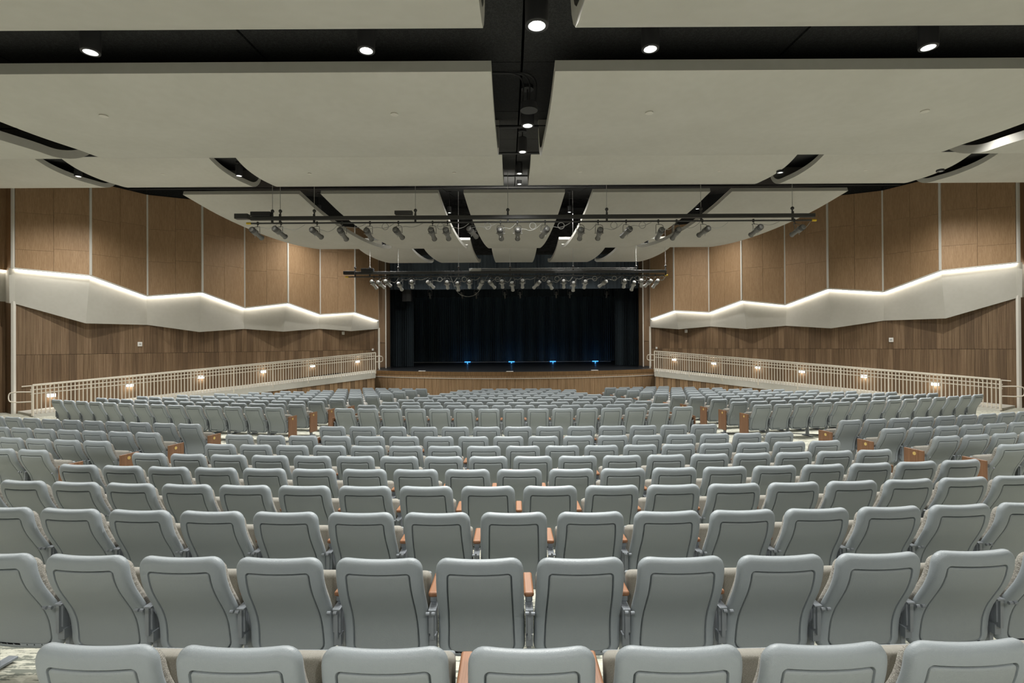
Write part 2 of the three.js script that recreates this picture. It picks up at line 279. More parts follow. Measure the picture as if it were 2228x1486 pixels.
for (const s of [-1, 1]) {
  const e = (a, b) => s > 0 ? [a, b] : [[-b[0], -b[1]], [-a[0], -a[1]]];
  let k;
  k = e([0.34, 0.34], [9.5, 9.5]); cloud(P1, [0, 4], k[0], k[1], 'dull white curved ceiling cloud above the rearmost seats', 'rear pair of ceiling clouds');
  k = e([0.35, 0.35], [6.72, 6.72]); cloud(P2, [5.75, 9], k[0], k[1], 'broad grey-white curved ceiling cloud beside the central row of downlights', 'broad pair of ceiling clouds', s < 0 ? [[-5.25, 6.6, 5.19], [-1.6, 6.6, 5.19]] : [[1.6, 6.6, 5.19], [5.06, 6.6, 5.19]]);
  k = e([7.4, 7.4], [13.5, 13.5]); cloud(P2, [5.75, 9], k[0], k[1], 'outer curved ceiling cloud across a slot from the broad cloud', 'outer wing clouds');
  k = e([0.36, 0.36], [7.05, 7.0]); cloud(P3, [12, 15.5], k[0], k[1], 'curved white ceiling cloud directly in front of the front lighting batten', 'middle clouds before the batten', s < 0 ? [[-5.5, 14, 6.86], [-1.65, 14, 6.86]] : [[1.7, 14, 6.87], [5.4, 14, 6.87]]);
  k = e([7.72, 7.68], [11.4, 11.38]); cloud(P3, [12, 15.5], k[0], k[1], 'curved white ceiling cloud between two slots with downlights', 'clouds between slots', s < 0 ? [[-9.4, 14, 6.87]] : [[9.3, 14, 6.87]]);
  k = e([12.1, 12.0], [17.6, 17.6]); cloud(P3, [12, 15.5], k[0], k[1], 'outermost curved white ceiling cloud meeting the side wall', 'clouds at the side walls');
  k = e([7.0, 5.35], [10.75, 8.15]); cloud(P4, [17, 22.5], k[0], k[1], 'tapering white ceiling cloud behind the front batten with a pointed outer corner', 'outer tapering clouds');
  k = e([2.5, 2.02], [6.3, 4.72]); cloud(P4, [17, 22.5], k[0], k[1], 'tapering white ceiling cloud next to the narrow centre cloud', 'inner tapering clouds');
  k = e([4.9, 4.15], [7.4, 6.15]); cloud(P5, [23.7, 26.5], k[0], k[1], 'small curved ceiling cloud over the proscenium corner', 'small corner clouds');
  k = e([2.0, 1.72], [4.3, 3.6]); cloud(P5, [23.7, 26.5], k[0], k[1], 'small curved ceiling cloud above the rear lighting batten', 'small inner clouds');
}
cloud(P4, [17, 22.5], [-1.68, -1.08], [1.6, 1.05], 'narrow tapering centre cloud behind the front lighting batten');
cloud(P5, [23.7, 26.5], [-1.08, -0.92], [1.05, 0.9], 'smallest centre cloud just in front of the black valance');

// ------------------------------------------------------------------ downlights
const canShape = new THREE.LatheGeometry([[0.066, 0], [0.088, 0.0], [0.09, 0.012], [0.09, 0.26], [0.082, 0.275], [0, 0.275]].map(p => new THREE.Vector2(...p)), 28);
const reflShape = new THREE.LatheGeometry([[0.068, 0.001], [0.06, 0.03], [0.05, 0.06]].map(p => new THREE.Vector2(...p)), 28);
const lensShape = new THREE.CylinderGeometry(0.05, 0.05, 0.006, 24).translate(0, 0.06, 0);
const chrome = S(lin(0.55, 0.56, 0.56), 0.3, { metalness: 0.5 });
function downlight(x, y, Z, label, group, power = 1) {
  const o = thing('downlight', label, 'downlight', [x, y, -Z], 0, group);
  mesh('housing', canShape, M.blackMetal, o); mesh('reflector', reflShape, chrome, o); mesh('lens', lensShape, lampGlow, o);
  const top = deckY(Z) - y;
  mesh('stem', new THREE.CylinderGeometry(0.012, 0.012, Math.max(0.02, top - 0.27), 8).translate(0, (top + 0.27) / 2, 0), M.blackMetal, o);
  mesh('canopy', new THREE.CylinderGeometry(0.075, 0.085, 0.06, 20).translate(0, top - 0.03, 0), M.blackMetal, o);
  const L = new THREE.SpotLight(HOUSE, DOWNLIGHT * power, 0, 1.32, 1, 2); L.position.set(x, y - 0.012, -Z); L.target.position.set(x, y - 3, -Z - 0.02); L.shadow.radius = 2.2; L.castShadow = true;
  scene.add(L, L.target);
}
[[0.063, 4.707, 4.0], [0.091, 5.272, 7.2], [0.084, 5.97, 10.1], [0.088, 6.944, 14.4], [0.157, 8.019, 18.9]].forEach((p, i) => downlight(...p, `black cylinder downlight hanging in the central gap, ${['first', 'second', 'third', 'fourth', 'fifth'][i]} from the rear wall`, 'downlights of the central gap', [0.4, 0.35, 0.6, 1.1, 1.4][i]));
for (const x of [-4.494, -1.634, 1.312, 4.196]) downlight(x, 5.335, 5.45, 'black cylinder downlight in the cross gap behind the broad ceiling clouds', 'downlights of the rear cross gap', 0.35);
downlight(7.1, 5.6, 8.1, 'black cylinder downlight in the slot beside the broad ceiling cloud', undefined, 0.03);
for (const x of [-7.38, 7.02]) downlight(x, 6.8, 14, 'black cylinder downlight in the inner slot before the front batten', 'inner slot downlights', 1.5);
for (const x of [-11.66, 11.28]) downlight(x, 6.81, 14, 'black cylinder downlight in the outer slot near the side wall', 'outer slot downlights', 1.6);
for (const x of [-2.87, 2.43]) downlight(x, 8.09, 23.25, 'black cylinder downlight seen beside the narrow centre cloud', 'downlights beside the centre cloud', 0.25);
for (const x of [-8.64, 8.08]) downlight(x, 8.2, 23.25, 'black cylinder downlight seen between the tapering clouds', 'downlights between tapering clouds', 0.7);
for (const x of [-5.75, 5.8]) downlight(x, 6.67, 23.15, 'short dark downlight behind the tapering clouds', 'downlights behind tapering clouds', 0.25);
for (const x of [-3.85, 3.85]) downlight(x, 6.74, 27.3, 'small downlight tucked above the rear lighting batten', 'downlights over the stage edge', 0.5);
for (const x of [-13.2, -10.3, -7.4, 7.1, 10, 12.9]) downlight(x, 5.335, 5.45, 'black cylinder downlight in the cross gap behind the outer wing clouds', 'outer downlights of the rear cross gap', 0.45);
for (const x of [-14.3, 14.3]) downlight(x, 7.5, 16.4, 'added downlight hidden in the cross gap to brighten the wood panelled wall', 'added wall side downlights', 0.8);  // added lamps, hidden above the clouds, to brighten the near wall panels
for (const x of [-4.4, -1.5, 1.5, 4.4]) downlight(x, 5.0, -3.2, 'black cylinder downlight in the gap over the back of the hall', 'downlights at the back of the hall', 0.8);
{ // conduits and a junction box in the central gap
  const j = thing('conduit_run', 'black conduits bending down to a round junction box in the central gap', 'conduit', [0.09, deckY(6.6), -6.6]);
  mesh('junction_box', new THREE.CylinderGeometry(0.1, 0.11, 0.09, 20).translate(0, -0.45, 0), M.blackMetal, j);
  for (const x of [-0.08, 0.0, 0.08]) mesh('conduit', tube([V(x * 3 - 0.4, -0.02, 0), V(x - 0.08, -0.04, 0), V(x, -0.12, 0), V(x, -0.45, 0)], 0.012, 16, 6), M.blackMetal, j);
  for (const Z of [9.3, 12.2, 16.6, 20.2]) tag(mesh('ceiling_pipe', bar(V(-16, deckY(Z) - 0.12, -Z), V(16, deckY(Z) - 0.12, -Z), 0.03), M.blackMetal), 'black pipe running across under the ceiling deck', 'pipe', 'pipes under the deck');
}

// ------------------------------------------------------------------ ramps, guard rails, step lights, wall devices
for (const s of [-1, 1]) {
  const wn = wallAt(0.1), wf = wallAt(WL - 0.2); wn.y = 0.05; wf.y = 0.93;
  const add = (n, g, m, p) => mesh(n, sided(g, s), m, p);
  const r = tag(add('ramp', slab(RN.clone(), RF.clone(), wf, wn, V(0, -0.26, 0)), M.plaster), 'pale sloping ramp with a white edge climbing along the side wall to the stage', 'ramp', 'ramps at the side walls');
  r.name = numbered('access_ramp');
  const rw = V(-0.02, 0, -0.02);
  const nP = 60; for (let i = 0; i < nP; i++) { const a = RN.clone().lerp(RF, i / nP + 0.0006), b = RN.clone().lerp(RF, (i + 1) / nP - 0.0006); a.y -= 0.26; b.y -= 0.26; a.add(V(0.05, 0, -0.05)); b.add(V(0.05, 0, -0.05));
    if (b.y > -0.25) add('side_board', slab(a.clone().setY(-0.45), b.clone().setY(-0.45), b, a, V(0.03, 0, -0.03), rnd() * 5, rnd()), [M.stageFace, plankMats[3]][i % 3 ? 0 : 1], r); }
  // guard rail
  const D = RF.clone().sub(RN), len = D.length(), dn = D.clone().normalize(), H = 0.97;
  const g = thing('guard_rail', 'cream metal guard rail with thin pickets on the open side of a ramp', 'railing', [0, 0, 0], 0, 'guard rails of the two ramps');
  const up = (p, h) => p.clone().add(V(0, h, 0));
  add('top_rail', beam(up(RN, H), up(RF, H), 0.045, 0.05), M.rail, g);
  const inn = OUT.clone().multiplyScalar(0.09);
  for (const h of [0.80, 0.67]) add('handrail', bar(up(RN, h).add(inn).addScaledVector(dn, -0.05), up(RF, h).add(inn), 0.02), M.rail, g);
  add('bottom_rail', beam(up(RN, 0.1), up(RF, 0.1), 0.02, 0.025), M.rail, g);
  for (const q of [RN, RF]) add('end_post', beam(up(q, -0.05), up(q, H), 0.05, 0.05), M.rail, g);
  const np = Math.round(len / 0.108);
  for (let i = 1; i < np; i++) { const q = RN.clone().lerp(RF, i / np), post = i % 14 === 0; add('picket', beam(up(q, post ? -0.12 : 0.0), up(q, H), post ? 0.035 : 0.022, post ? 0.035 : 0.022), M.rail, g); }
  const loop = (q, dir, h0, h1, l) => tube([up(q, h1), up(q, h1).addScaledVector(dir, l * 0.8), up(q, h1 - 0.04).addScaledVector(dir, l), up(q, h0 + 0.04).addScaledVector(dir, l), up(q, h0).addScaledVector(dir, l * 0.8), up(q, h0)], 0.02, 40, 6);
  add('rail_loop', loop(RF, V(-0.55, 0, -0.83), 0.52, 0.78, 0.45), M.rail, g);
  add('rail_loop', loop(RN, V(0.95, 0, 0.3), 0.42, 0.74, 0.62), M.rail, g);
  const hr = thing('wall_handrail', 'cream round handrail fixed to the plank wall above a ramp', 'handrail', [0, 0, 0], 0, 'wall handrails');
  const h0 = wallAt(0.2).addScaledVector(OUT, -0.09).setY(0.9), h1 = wallAt(WL - 0.5).addScaledVector(OUT, -0.09).setY(1.75);
  add('rail', bar(h0, h1, 0.02), M.rail, hr);
  for (let i = 0; i < 9; i++) { const q = h0.clone().lerp(h1, (i + 0.5) / 9); add('bracket', merge([bar(q, q.clone().add(V(0, -0.06, 0)), 0.01, 6), bar(q.clone().add(V(0, -0.06, 0)), q.clone().add(V(0, -0.06, 0)).addScaledVector(OUT, 0.09), 0.01, 6)]), M.rail, hr); }
  // step lights on the wall
  const tl = s < 0 ? [[0.99, 0.54], [3.31, 0.76], [5.81, 0.95], [8.38, 1.08], [10.74, 1.26], [13.22, 1.41]] : [[2.28, 0.68], [4.57, 0.88], [6.9, 1.0], [8.81, 1.13], [10.93, 1.27], [13.08, 1.42]];
  tl.forEach(([t, y], i) => {
    const q = wallAt(t).addScaledVector(OUT, -0.02).setY(y), ang = Math.atan2(OUT.x * s, OUT.z) + Math.PI;
    const o = thing('step_light', `small glowing step light on the plank wall, ${['lowest', 'second', 'third', 'fourth', 'fifth', 'highest'][i]} up the ramp`, 'step light', [q.x * s, y, q.z], ang, 'step lights along the ramps');
    mesh('housing', rbox(0.26, 0.13, 0.03, 0.01), M.whiteBox, o); mesh('lens', rbox(0.21, 0.085, 0.012, 0.004, 0, 0, 0.017), stepGlow, o);
    const L = new THREE.PointLight(WARM, 0.3, 0, 2); L.position.set(q.x * s - OUT.x * s * 0.09, y - 0.03, q.z - OUT.z * 0.09); L.shadow.radius = 3; L.castShadow = true; scene.add(L);
  });
  for (const [t, y, sz, lab, nm] of [[3.64, 2.36, 0.15, 'square white fire alarm strobe in the middle of the plank wall', 'alarm_strobe'], [12.4, 2.89, 0.14, 'square white fire alarm strobe under the white band near the stage', 'alarm_strobe'], [14.14, 2.015, 0.1, 'small white switch plate at the stage end of the plank wall', 'switch_plate']]) {
    const q = wallAt(t).addScaledVector(OUT, -0.025), o = thing(nm, lab, 'wall device', [q.x * s, y, q.z], Math.atan2(OUT.x * s, OUT.z) + Math.PI, nm.replace('_', ' ') + 's: ' + lab.split(' ').slice(-2).join(' '));
    mesh('plate', rbox(sz, sz * 1.15, 0.04, 0.012), M.whiteBox, o); mesh('lens', rbox(sz * 0.45, sz * 0.35, 0.03, 0.01, 0, 0.01, 0.03), chrome, o);
  }
}

// ------------------------------------------------------------------ stage, proscenium, curtains
const SY = 0.95;
{
  const curve = []; for (let i = 0; i <= 24; i++) { const x = -7.25 + 14.5 * i / 24; curve.push([x, 24.9 + 2.3 * (x / 7.25) ** 2]); }
  const sh = new THREE.Shape(); sh.moveTo(-12.5, 41); curve.forEach(([x, z]) => { }); sh.lineTo(-12.5, 28.9); sh.lineTo(-7.25, 28.9);
  curve.forEach(([x, z]) => sh.lineTo(x, z)); sh.lineTo(7.25, 28.9); sh.lineTo(12.5, 28.9); sh.lineTo(12.5, 41);
  const fl = new THREE.ExtrudeGeometry(sh, { depth: 0.12, bevelEnabled: false }).rotateX(-Math.PI / 2).translate(0, SY - 0.12, 0);
  struct('floor_stage', fl, M.stageFloor, 'black stage floor with a curved front edge', 'stage');
  const front = thing('stage_apron', 'curved wooden stage front with dark nosing, white trim line and upright boards', 'stage front');
  const arc = (y0, y1, off, th, nm, mat, n = 24, gap = 0) => { for (let i = 0; i < n; i++) { const p = f => { const x = -7.25 + 14.5 * f; return V(x, 0, -(24.9 + 2.3 * (x / 7.25) ** 2) + off); }; const a = p((i + gap) / n), b = p((i + 1 - gap) / n); mesh(nm, slab(a.clone().setY(y0), b.clone().setY(y0), b.clone().setY(y1), a.clone().setY(y1), V(0, 0, -th), rnd() * 5, rnd() * 3), mat, front); } };
  arc(SY - 0.17, SY + 0.004, 0.04, 0.1, 'nosing', M.nosing, 12);
  arc(SY - 0.29, SY - 0.17, 0.02, 0.1, 'upper_board', M.stageFace, 12);
  arc(SY - 0.315, SY - 0.29, 0.05, 0.12, 'trim_line', M.trim, 24);
  arc(-0.5, SY - 0.315, 0.02, 0.1, 'upright_board', M.stageFace, 36, 0.012);
  for (const s of [-1, 1]) mesh('corner_trim', box(0.06, 1.15, 0.06, s * 7.25, 0.06, -27.2), M.trim, front);
  for (const [x] of [[-4.6], [-0.25], [3.9]]) { const z = -(25.15 + 2.3 * (x / 7.25) ** 2); tag(mesh('floor_pocket', rbox(0.34, 0.035, 0.16, 0.01, x, SY + 0.016, z), M.whiteBox), 'flat pale cover plate lying on the front edge of the stage floor', 'floor pocket', 'floor pockets'); }
  // proscenium
  for (const s of [-1, 1]) {
    const c = struct('wall_proscenium_' + (s > 0 ? 'right' : 'left'), box(0.42, 9.6, 0.9, s * 7.22, SY + 4.75, -29.25), plankMats[1], 'wood clad jamb beside the stage opening');
    mesh('jamb_board', box(0.34, 1.35, 0.02, s * 7.24, SY + 0.75, -28.79), plankMats[4], c); mesh('jamb_board', box(0.34, 4.6, 0.02, s * 7.24, SY + 3.75, -28.79), plankMats[3], c);
    for (const x of [7.03, 7.43]) mesh('edge_trim', box(0.05, 9.4, 0.05, s * x, SY + 4.75, -28.78), M.trim, c);
    mesh('base', box(0.46, 0.09, 0.94, s * 7.22, SY + 0.045, -29.25), M.dark, c);
    mesh('wing_wall', box(5.2, 11, 0.2, s * 10, 5, -29.6), M.dark, c);
    struct('wall_stage_' + (s > 0 ? 'right' : 'left'), box(0.2, 11, 12, s * 12.4, 5, -35.5), M.black, 'black side wall of the stage house');
    const leg = curtain(s * 6.75, 31.4, 1.5, SY + 0.02, 8.2, 14, 0.07, M.leg); leg.name = numbered('leg_curtain');
    tag(leg, 'narrow black leg curtain hanging just inside the stage opening', 'curtain', 'leg curtains');
  }
  struct('wall_header', box(15, 3.4, 0.5, 0, 9.0, -29.4), M.black, 'black wall above the stage opening');
  struct('wall_stage_back', box(25, 11, 0.2, 0, 5, -41.2), M.black, 'black back wall of the stage house');
  struct('ceiling_stage', box(25, 0.2, 13, 0, 9.6, -35.2), M.black, 'black ceiling of the stage house', 'ceiling');
  const main = curtain(0, 39.2, 20, SY + 0.05, 9, 150, 0.09, M.curtain); main.name = numbered('back_curtain'); tag(main, 'wide dark navy pleated curtain, coloured as if lit, closing the back of the stage', 'curtain');
  const val = curtain(0, 30.1, 14.2, 5.42, 9.52, 70, 0.06, M.valance); val.name = numbered('valance'); tag(val, 'dark blue pleated valance, coloured as if lit, across the top of the stage opening', 'curtain');
  const bor = curtain(0, 33.2, 16, 5.25, 9.52, 60, 0.05, M.leg); bor.name = numbered('border_curtain'); tag(bor, 'black border curtain hanging just behind the valance', 'curtain');
  tag(mesh('painted_hem_gleam', box(14.6, 0.03, 0.12, -0.2, SY + 0.016, -38.7), M.strip), 'thin pale strip painted as light leaking under the back curtain', 'painted light');  // box painted pale to stand in for light through the hem gap
  for (const x of [-3.38, -0.18, 2.82, 5.91]) {
    const o = thing('blue_floor_light', 'small blue glowing floor light at the foot of the back curtain', 'stage light', [x, SY, -38.4], 0, 'blue floor lights');
    mesh('housing', rbox(0.5, 0.07, 0.12, 0.015, 0, 0.035, 0), M.fixtureDark, o); mesh('lens', rbox(0.44, 0.045, 0.012, 0.004, 0, 0.04, 0.064), blueGlow, o);
    const L = new THREE.PointLight(lin(0.08, 0.4, 1), 0.12, 0, 2); L.position.set(x, SY + 0.12, -38.25); L.castShadow = true; scene.add(L);
  }
  const sp = thing('stage_loudspeaker', 'dark grey loudspeaker box hung behind the valance above a leg curtain', 'loudspeaker', [-6.25, 4.78, -30.8]);
  mesh('cabinet', rbox(0.55, 0.8, 0.45, 0.02, 0, 0.4, 0), M.fixtureDark, sp); mesh('grille', rbox(0.2, 0.74, 0.02, 0.008, 0.1, 0.4, 0.23), M.rig, sp);
  mesh('bracket', bar(V(0, 0.8, 0), V(0, 4.73, 0), 0.02), M.blackMetal, sp);
}
function curtain(x, Z, w, y0, y1, pleats, amp, mat) {
  const n = pleats * 8, pos = [], uv = [], idx = [], ph = rnd() * 9, fr = []; let q = 0;
  for (let i = 0; i <= n; i++) { q += (0.65 + 0.7 * rnd()) * Math.PI * 2 / 8; fr.push(amp * Math.sin(q) * (0.6 + 0.4 * Math.sin(i * 0.13 + ph)) + amp * 0.5 * Math.sin(i * 0.05)); }
  for (const back of [0, 1]) for (const y of [y0, y1]) for (let i = 0; i <= n; i++) { pos.push(x - w / 2 + w * i / n, y, -Z + fr[i] * (y === y0 ? 1.15 : 0.8) - back * 0.02); uv.push(i / n * w, y); }
  const k = n + 1; for (let i = 0; i < n; i++) { idx.push(i, i + 1, k + i, k + i, i + 1, k + i + 1); const b = 2 * k + i; idx.push(b, k + b, b + 1, b + 1, k + b, k + b + 1); idx.push(i, b, i + 1, i + 1, b, b + 1); }
  const m = mesh('curtain', geoFrom(pos, uv, idx), mat); return m;
}

const ORD = ['', ...'first second third fourth fifth sixth seventh eighth ninth tenth eleventh twelfth thirteenth fourteenth fifteenth sixteenth seventeenth eighteenth nineteenth twentieth'.split(' ')]; for (const w of ['first', 'second', 'third', 'fourth', 'fifth']) ORD.push('twenty-' + w);
// ------------------------------------------------------------------ lighting battens and stage spotlights
function batten(Z, xa, xb, yBeam, yPipe, hangers, boxes, label) {
  const o = thing('lighting_batten', label, 'lighting batten', [(xa + xb) / 2, yPipe, -Z]); const X = x => x - (xa + xb) / 2, h = yBeam - yPipe;
  mesh('raceway', rbox(xb - xa - 0.2, 0.12, 0.1, 0.015, 0, h, 0.05), M.rig, o);
  mesh('pipe', bar(V(X(xa), 0, 0), V(X(xb) - 0.1, 0, 0), 0.026, 10), M.rig, o);
  for (const e of [xa + 0.02, xb - 0.1]) mesh('end_cap', new THREE.CylinderGeometry(0.035, 0.035, 0.14, 12).rotateZ(Math.PI / 2).translate(X(e), 0, 0), M.yellow, o);
  hangers.forEach(x => { mesh('hanger', bar(V(X(x), h + 0.06, 0), V(X(x), deckY(Z) - yPipe, 0), 0.009, 6), M.cable, o);
    mesh('clamp', merge([rbox(0.06, 0.3, 0.06, 0.01, X(x), h / 2 + 0.06, 0.02), new THREE.SphereGeometry(0.055, 10, 8).translate(X(x), h + 0.24, 0), bar(V(X(x), h, 0), V(X(x), h + 0.25, 0), 0.025, 8)]), M.rig, o); });
  boxes.forEach(([x, y, w, hh, m]) => mesh('control_box', rbox(w, hh, 0.2, 0.015, X(x), y, 0.05), m || M.fixtureDark, o));
  return o;
}
batten(16.5, -8.39, 9.45, 6.25, 6.11, [-7.626, -7.381, -6.315, -3.144, -0.247, 2.852, 5.806, 8.674], [[-8.55, 0.2, 0.42, 0.16, M.rig], [-7.95, 0.27, 0.62, 0.14], [-3.5, 0.29, 0.55, 0.11, M.rig]], 'long black lighting batten hung behind the white ceiling clouds, nearer the seats');
batten(23.3, -7.45, 6.8, 5.455, 5.29, [-7.06, -6.409, -5.147, -2.482, -0.204, 2.583, 5.37, 6.672], [[-7.3, 0.17, 0.5, 0.15], [-6.5, 0.29, 0.56, 0.14], [-1.75, 0.27, 0.52, 0.12, M.cable]], 'long black lighting batten crowded with spotlights in front of the stage');
for (const y of [5.56, 5.62]) mesh('cable_tray', rbox(7, 0.025, 0.05, 0.008, 1.9 - (-0.325), y - 5.29, 0), M.cable, scene.getObjectByName('lighting_batten_001'));
const LATH = a => new THREE.LatheGeometry(a.map(p => new THREE.Vector2(...p)), 14).rotateX(Math.PI / 2);
const bodyShape = LATH([[0, -0.3], [0.05, -0.3], [0.085, -0.27], [0.09, -0.12], [0.095, -0.1], [0.095, -0.02], [0.08, 0.0], [0.065, 0.02], [0.065, 0.2]]);
const tubeShape = LATH([[0.066, 0.1], [0.07, 0.12], [0.07, 0.27], [0.085, 0.275], [0.085, 0.3], [0.06, 0.3], [0.058, 0.285], [0, 0.285]]);
const finShape = merge([-0.25, -0.21, -0.17].map(z => new THREE.TorusGeometry(0.088, 0.008, 6, 14).translate(0, 0, z)));
const shutShape = merge([0, 1, 2, 3].map(i => box(0.012, 0.07, 0.006, 0, 0.12, -0.03).rotateZ(i * Math.PI / 2)));
function spotlight(x, yPipe, bx, by, Z, dir, label, group, scale = 1, mat = M.fixture) {
  const o = thing('stage_spotlight', label, 'stage light', [x, yPipe, -Z], 0, group), d = V(...dir).normalize(), c = V(bx - x, by - yPipe, dir[2] * 0.12);
  const q = new THREE.Quaternion().setFromRotationMatrix(new THREE.Matrix4().lookAt(d, V(0, 0, 0), V(0, 1, 0)));
  const put = (n, g, m) => { const b = mesh(n, g, m, o); b.position.copy(c); b.quaternion.copy(q); b.scale.setScalar(scale); return b; };
  put('body', bodyShape, mat); put('lens_tube', tubeShape, mat); put('cooling_fins', finShape, M.fixtureDark); put('shutters', shutShape, M.cable);
  const a = V(1, 0, 0).applyQuaternion(q).setY(0).normalize().multiplyScalar(0.115);
  const top = V(c.x * 0.4, -0.1, c.z * 0.5);
  mesh('yoke', tube([c.clone().add(a), c.clone().add(a).setY(-0.14), top.clone().add(a.clone().multiplyScalar(0.7)), top.clone().sub(a.clone().multiplyScalar(0.7)), c.clone().sub(a).setY(-0.14), c.clone().sub(a)], 0.01, 24, 5), M.fixture, o);
  mesh('clamp', merge([rbox(0.05, 0.1, 0.06, 0.01, 0, 0.0, 0), bar(V(0, -0.04, 0), top, 0.012, 6)]), M.rig, o);
}
const F1 = [[-8.09, -8.19, 5.82, 0.12, -0.3], [-7.36, -7.46, 5.85, 0.24, -0.3], [-6.23, -6.3, 5.82, 0.22, -0.26], [-5.45, -5.46, 5.78, 0.1, -0.38], [-4.57, -4.64, 5.77, 0.06, -0.36], [-3.68, -3.7, 5.8, 0.23, -0.3], [-2.61, -2.63, 5.77, 0.08, -0.38], [-2.14, -2.17, 5.77, 0.06, -0.36], [-1.37, -1.37, 5.81, 0.36, -0.29], [-0.48, -0.48, 5.76, 0.06, -0.36], [0.05, 0.06, 5.76, -0.01, -0.36], [0.92, 0.91, 5.8, -0.28, -0.25], [2.0, 2.04, 5.75, 0.02, -0.36], [2.58, 2.63, 5.75, -0.01, -0.34], [3.46, 3.49, 5.79, -0.27, -0.24], [4.47, 4.54, 5.74, -0.02, -0.31], [5.04, 5.05, 5.74, -0.08, -0.32], [5.85, 5.94, 5.8, -0.22, -0.2], [7.45, 7.59, 5.82, -0.16, -0.28], [8.73, 8.9, 5.81, -0.14, -0.24]];
F1.forEach(([x, bx, by, dx, dy], i) => spotlight(x, 6.11, bx, by, 16.5, [dx, dy, -0.92], `grey stage spotlight, ${ORD[i + 1]} from the boxed end of the batten nearer the seats`, 'spotlights on the nearer batten'));
const F2 = [[-6.24, -6.27, 4.96, 0.22, -0.5], [-5.91, -5.95, 4.95, 0.31, -0.35], [-5.57, -5.65, 5.01, 0.19, -0.25], [-5.11, -5.1, 4.87, 0.1, -0.43], [-4.52, -4.57, 4.96, -0.1, -0.4], [-3.71, -3.75, 4.95, 0.4, -0.41], [-2.98, -3.0, 4.93, -0.04, -0.4], [-2.51, -2.53, 4.86, 0, -0.53], [-2.0, -2.02, 4.95, -0.05, -0.4], [-1.5, -1.52, 4.93, -0.32, -0.5], [-1.02, -1.02, 4.93, 0.44, -0.45], [-0.55, -0.56, 4.95, 0.04, -0.43], [-0.12, -0.11, 4.85, 0.08, -0.59], [0.34, 0.34, 4.96, 0.01, -0.49], [1.01, 0.98, 4.91, -0.5, -0.44], [1.52, 1.57, 4.9, 0.35, -0.5], [2.14, 2.17, 4.94, 0.08, -0.46], [2.58, 2.6, 4.83, 0.05, -0.65], [3.07, 3.11, 4.92, 0, -0.43], [3.9, 3.92, 4.94, -0.51, -0.35], [4.81, 4.86, 4.94, 0.1, -0.46], [5.24, 5.25, 4.84, -0.06, -0.62], [5.56, 5.62, 4.96, 0.22, -0.37], [5.84, 5.93, 4.95, -0.27, -0.34], [6.22, 6.26, 4.93, -0.18, -0.46]];
F2.forEach(([x, bx, by, dx, dy], i) => spotlight(x, 5.29, bx, by, 23.3, [dx, dy, -0.85], `grey stage spotlight, ${ORD[i + 1]} from the boxed end of the batten before the stage`, 'spotlights on the stage batten', 0.95, M.fixtureLit));
{ const o = thing('valance_batten', 'thin black pipe behind the valance carrying small lamps', 'lighting batten', [0, 5.6, -31.2]); mesh('pipe', bar(V(-6.4, 0, 0), V(6.4, 0, 0), 0.026), M.blackMetal, o); for (const x of [-6, -2, 2, 6]) mesh('hanger', bar(V(x, 0, 0), V(x, 3.9, 0), 0.008, 6), M.blackMetal, o); }
for (const x of [-5.0, -3.1, -2.25, -0.55, 0.35, 2.5, 3.3, 5.5]) spotlight(x, 5.6, x, 5.18, 31.2, [0.05, -0.6, -0.5], 'small dark lamp showing just below the valance', 'lamps below the valance', 0.7);
// cables drooping from the battens
for (const [fs, yp, Z, lab] of [[F1, 6.1, 16.44, 'loop of grey cable drooping from the batten nearer the seats'], [F2, 5.28, 23.24, 'loop of grey cable drooping from the batten in front of the stage']])
  for (let i = 0; i < fs.length; i++) {
    const x0 = fs[i][0], x1 = i + 1 < fs.length ? fs[i + 1][0] : x0 + 0.5, span = Math.min(0.9, x1 - x0), sag = 0.12 + 0.16 * rnd(), pts = [V(fs[i][1], fs[i][2] + 0.12, -Z)];
    for (let k = 1; k <= 4; k++) pts.push(V(x0 + 0.06 + span * 0.8 * k / 4, yp - 0.02 - sag * Math.sin(Math.PI * (k / 4 * 0.85 + 0.1)), -Z + 0.03 * rnd()));
    tag(mesh('lamp_cable', tube(pts, 0.009, 24, 5), M.cable), `grey cable loop at the ${ORD[i + 1]} spotlight from the boxed end of the ${Z < 20 ? 'batten nearer seats' : 'stage batten'}`, 'cable', lab + 's');
    if (rnd() < 0.5) tag(mesh('cable_coil', new THREE.TorusGeometry(0.1, 0.011, 6, 20).translate(x0 + span * 0.55, yp - 0.13, -Z), M.cable), lab.replace('loop', 'small round coil').replace('drooping', 'hanging'), 'cable', 'coils: ' + lab);
  }
tag(mesh('slack_cable', tube([V(-2.85, 5.3, -23.27), V(-2.5, 4.55, -23.2), V(-2.1, 4.38, -23.2), V(-1.7, 4.5, -23.2), V(-1.2, 5.3, -23.27)], 0.008, 30, 5), M.cable), 'long slack cable hanging below the spotlights in front of the stage', 'cable');

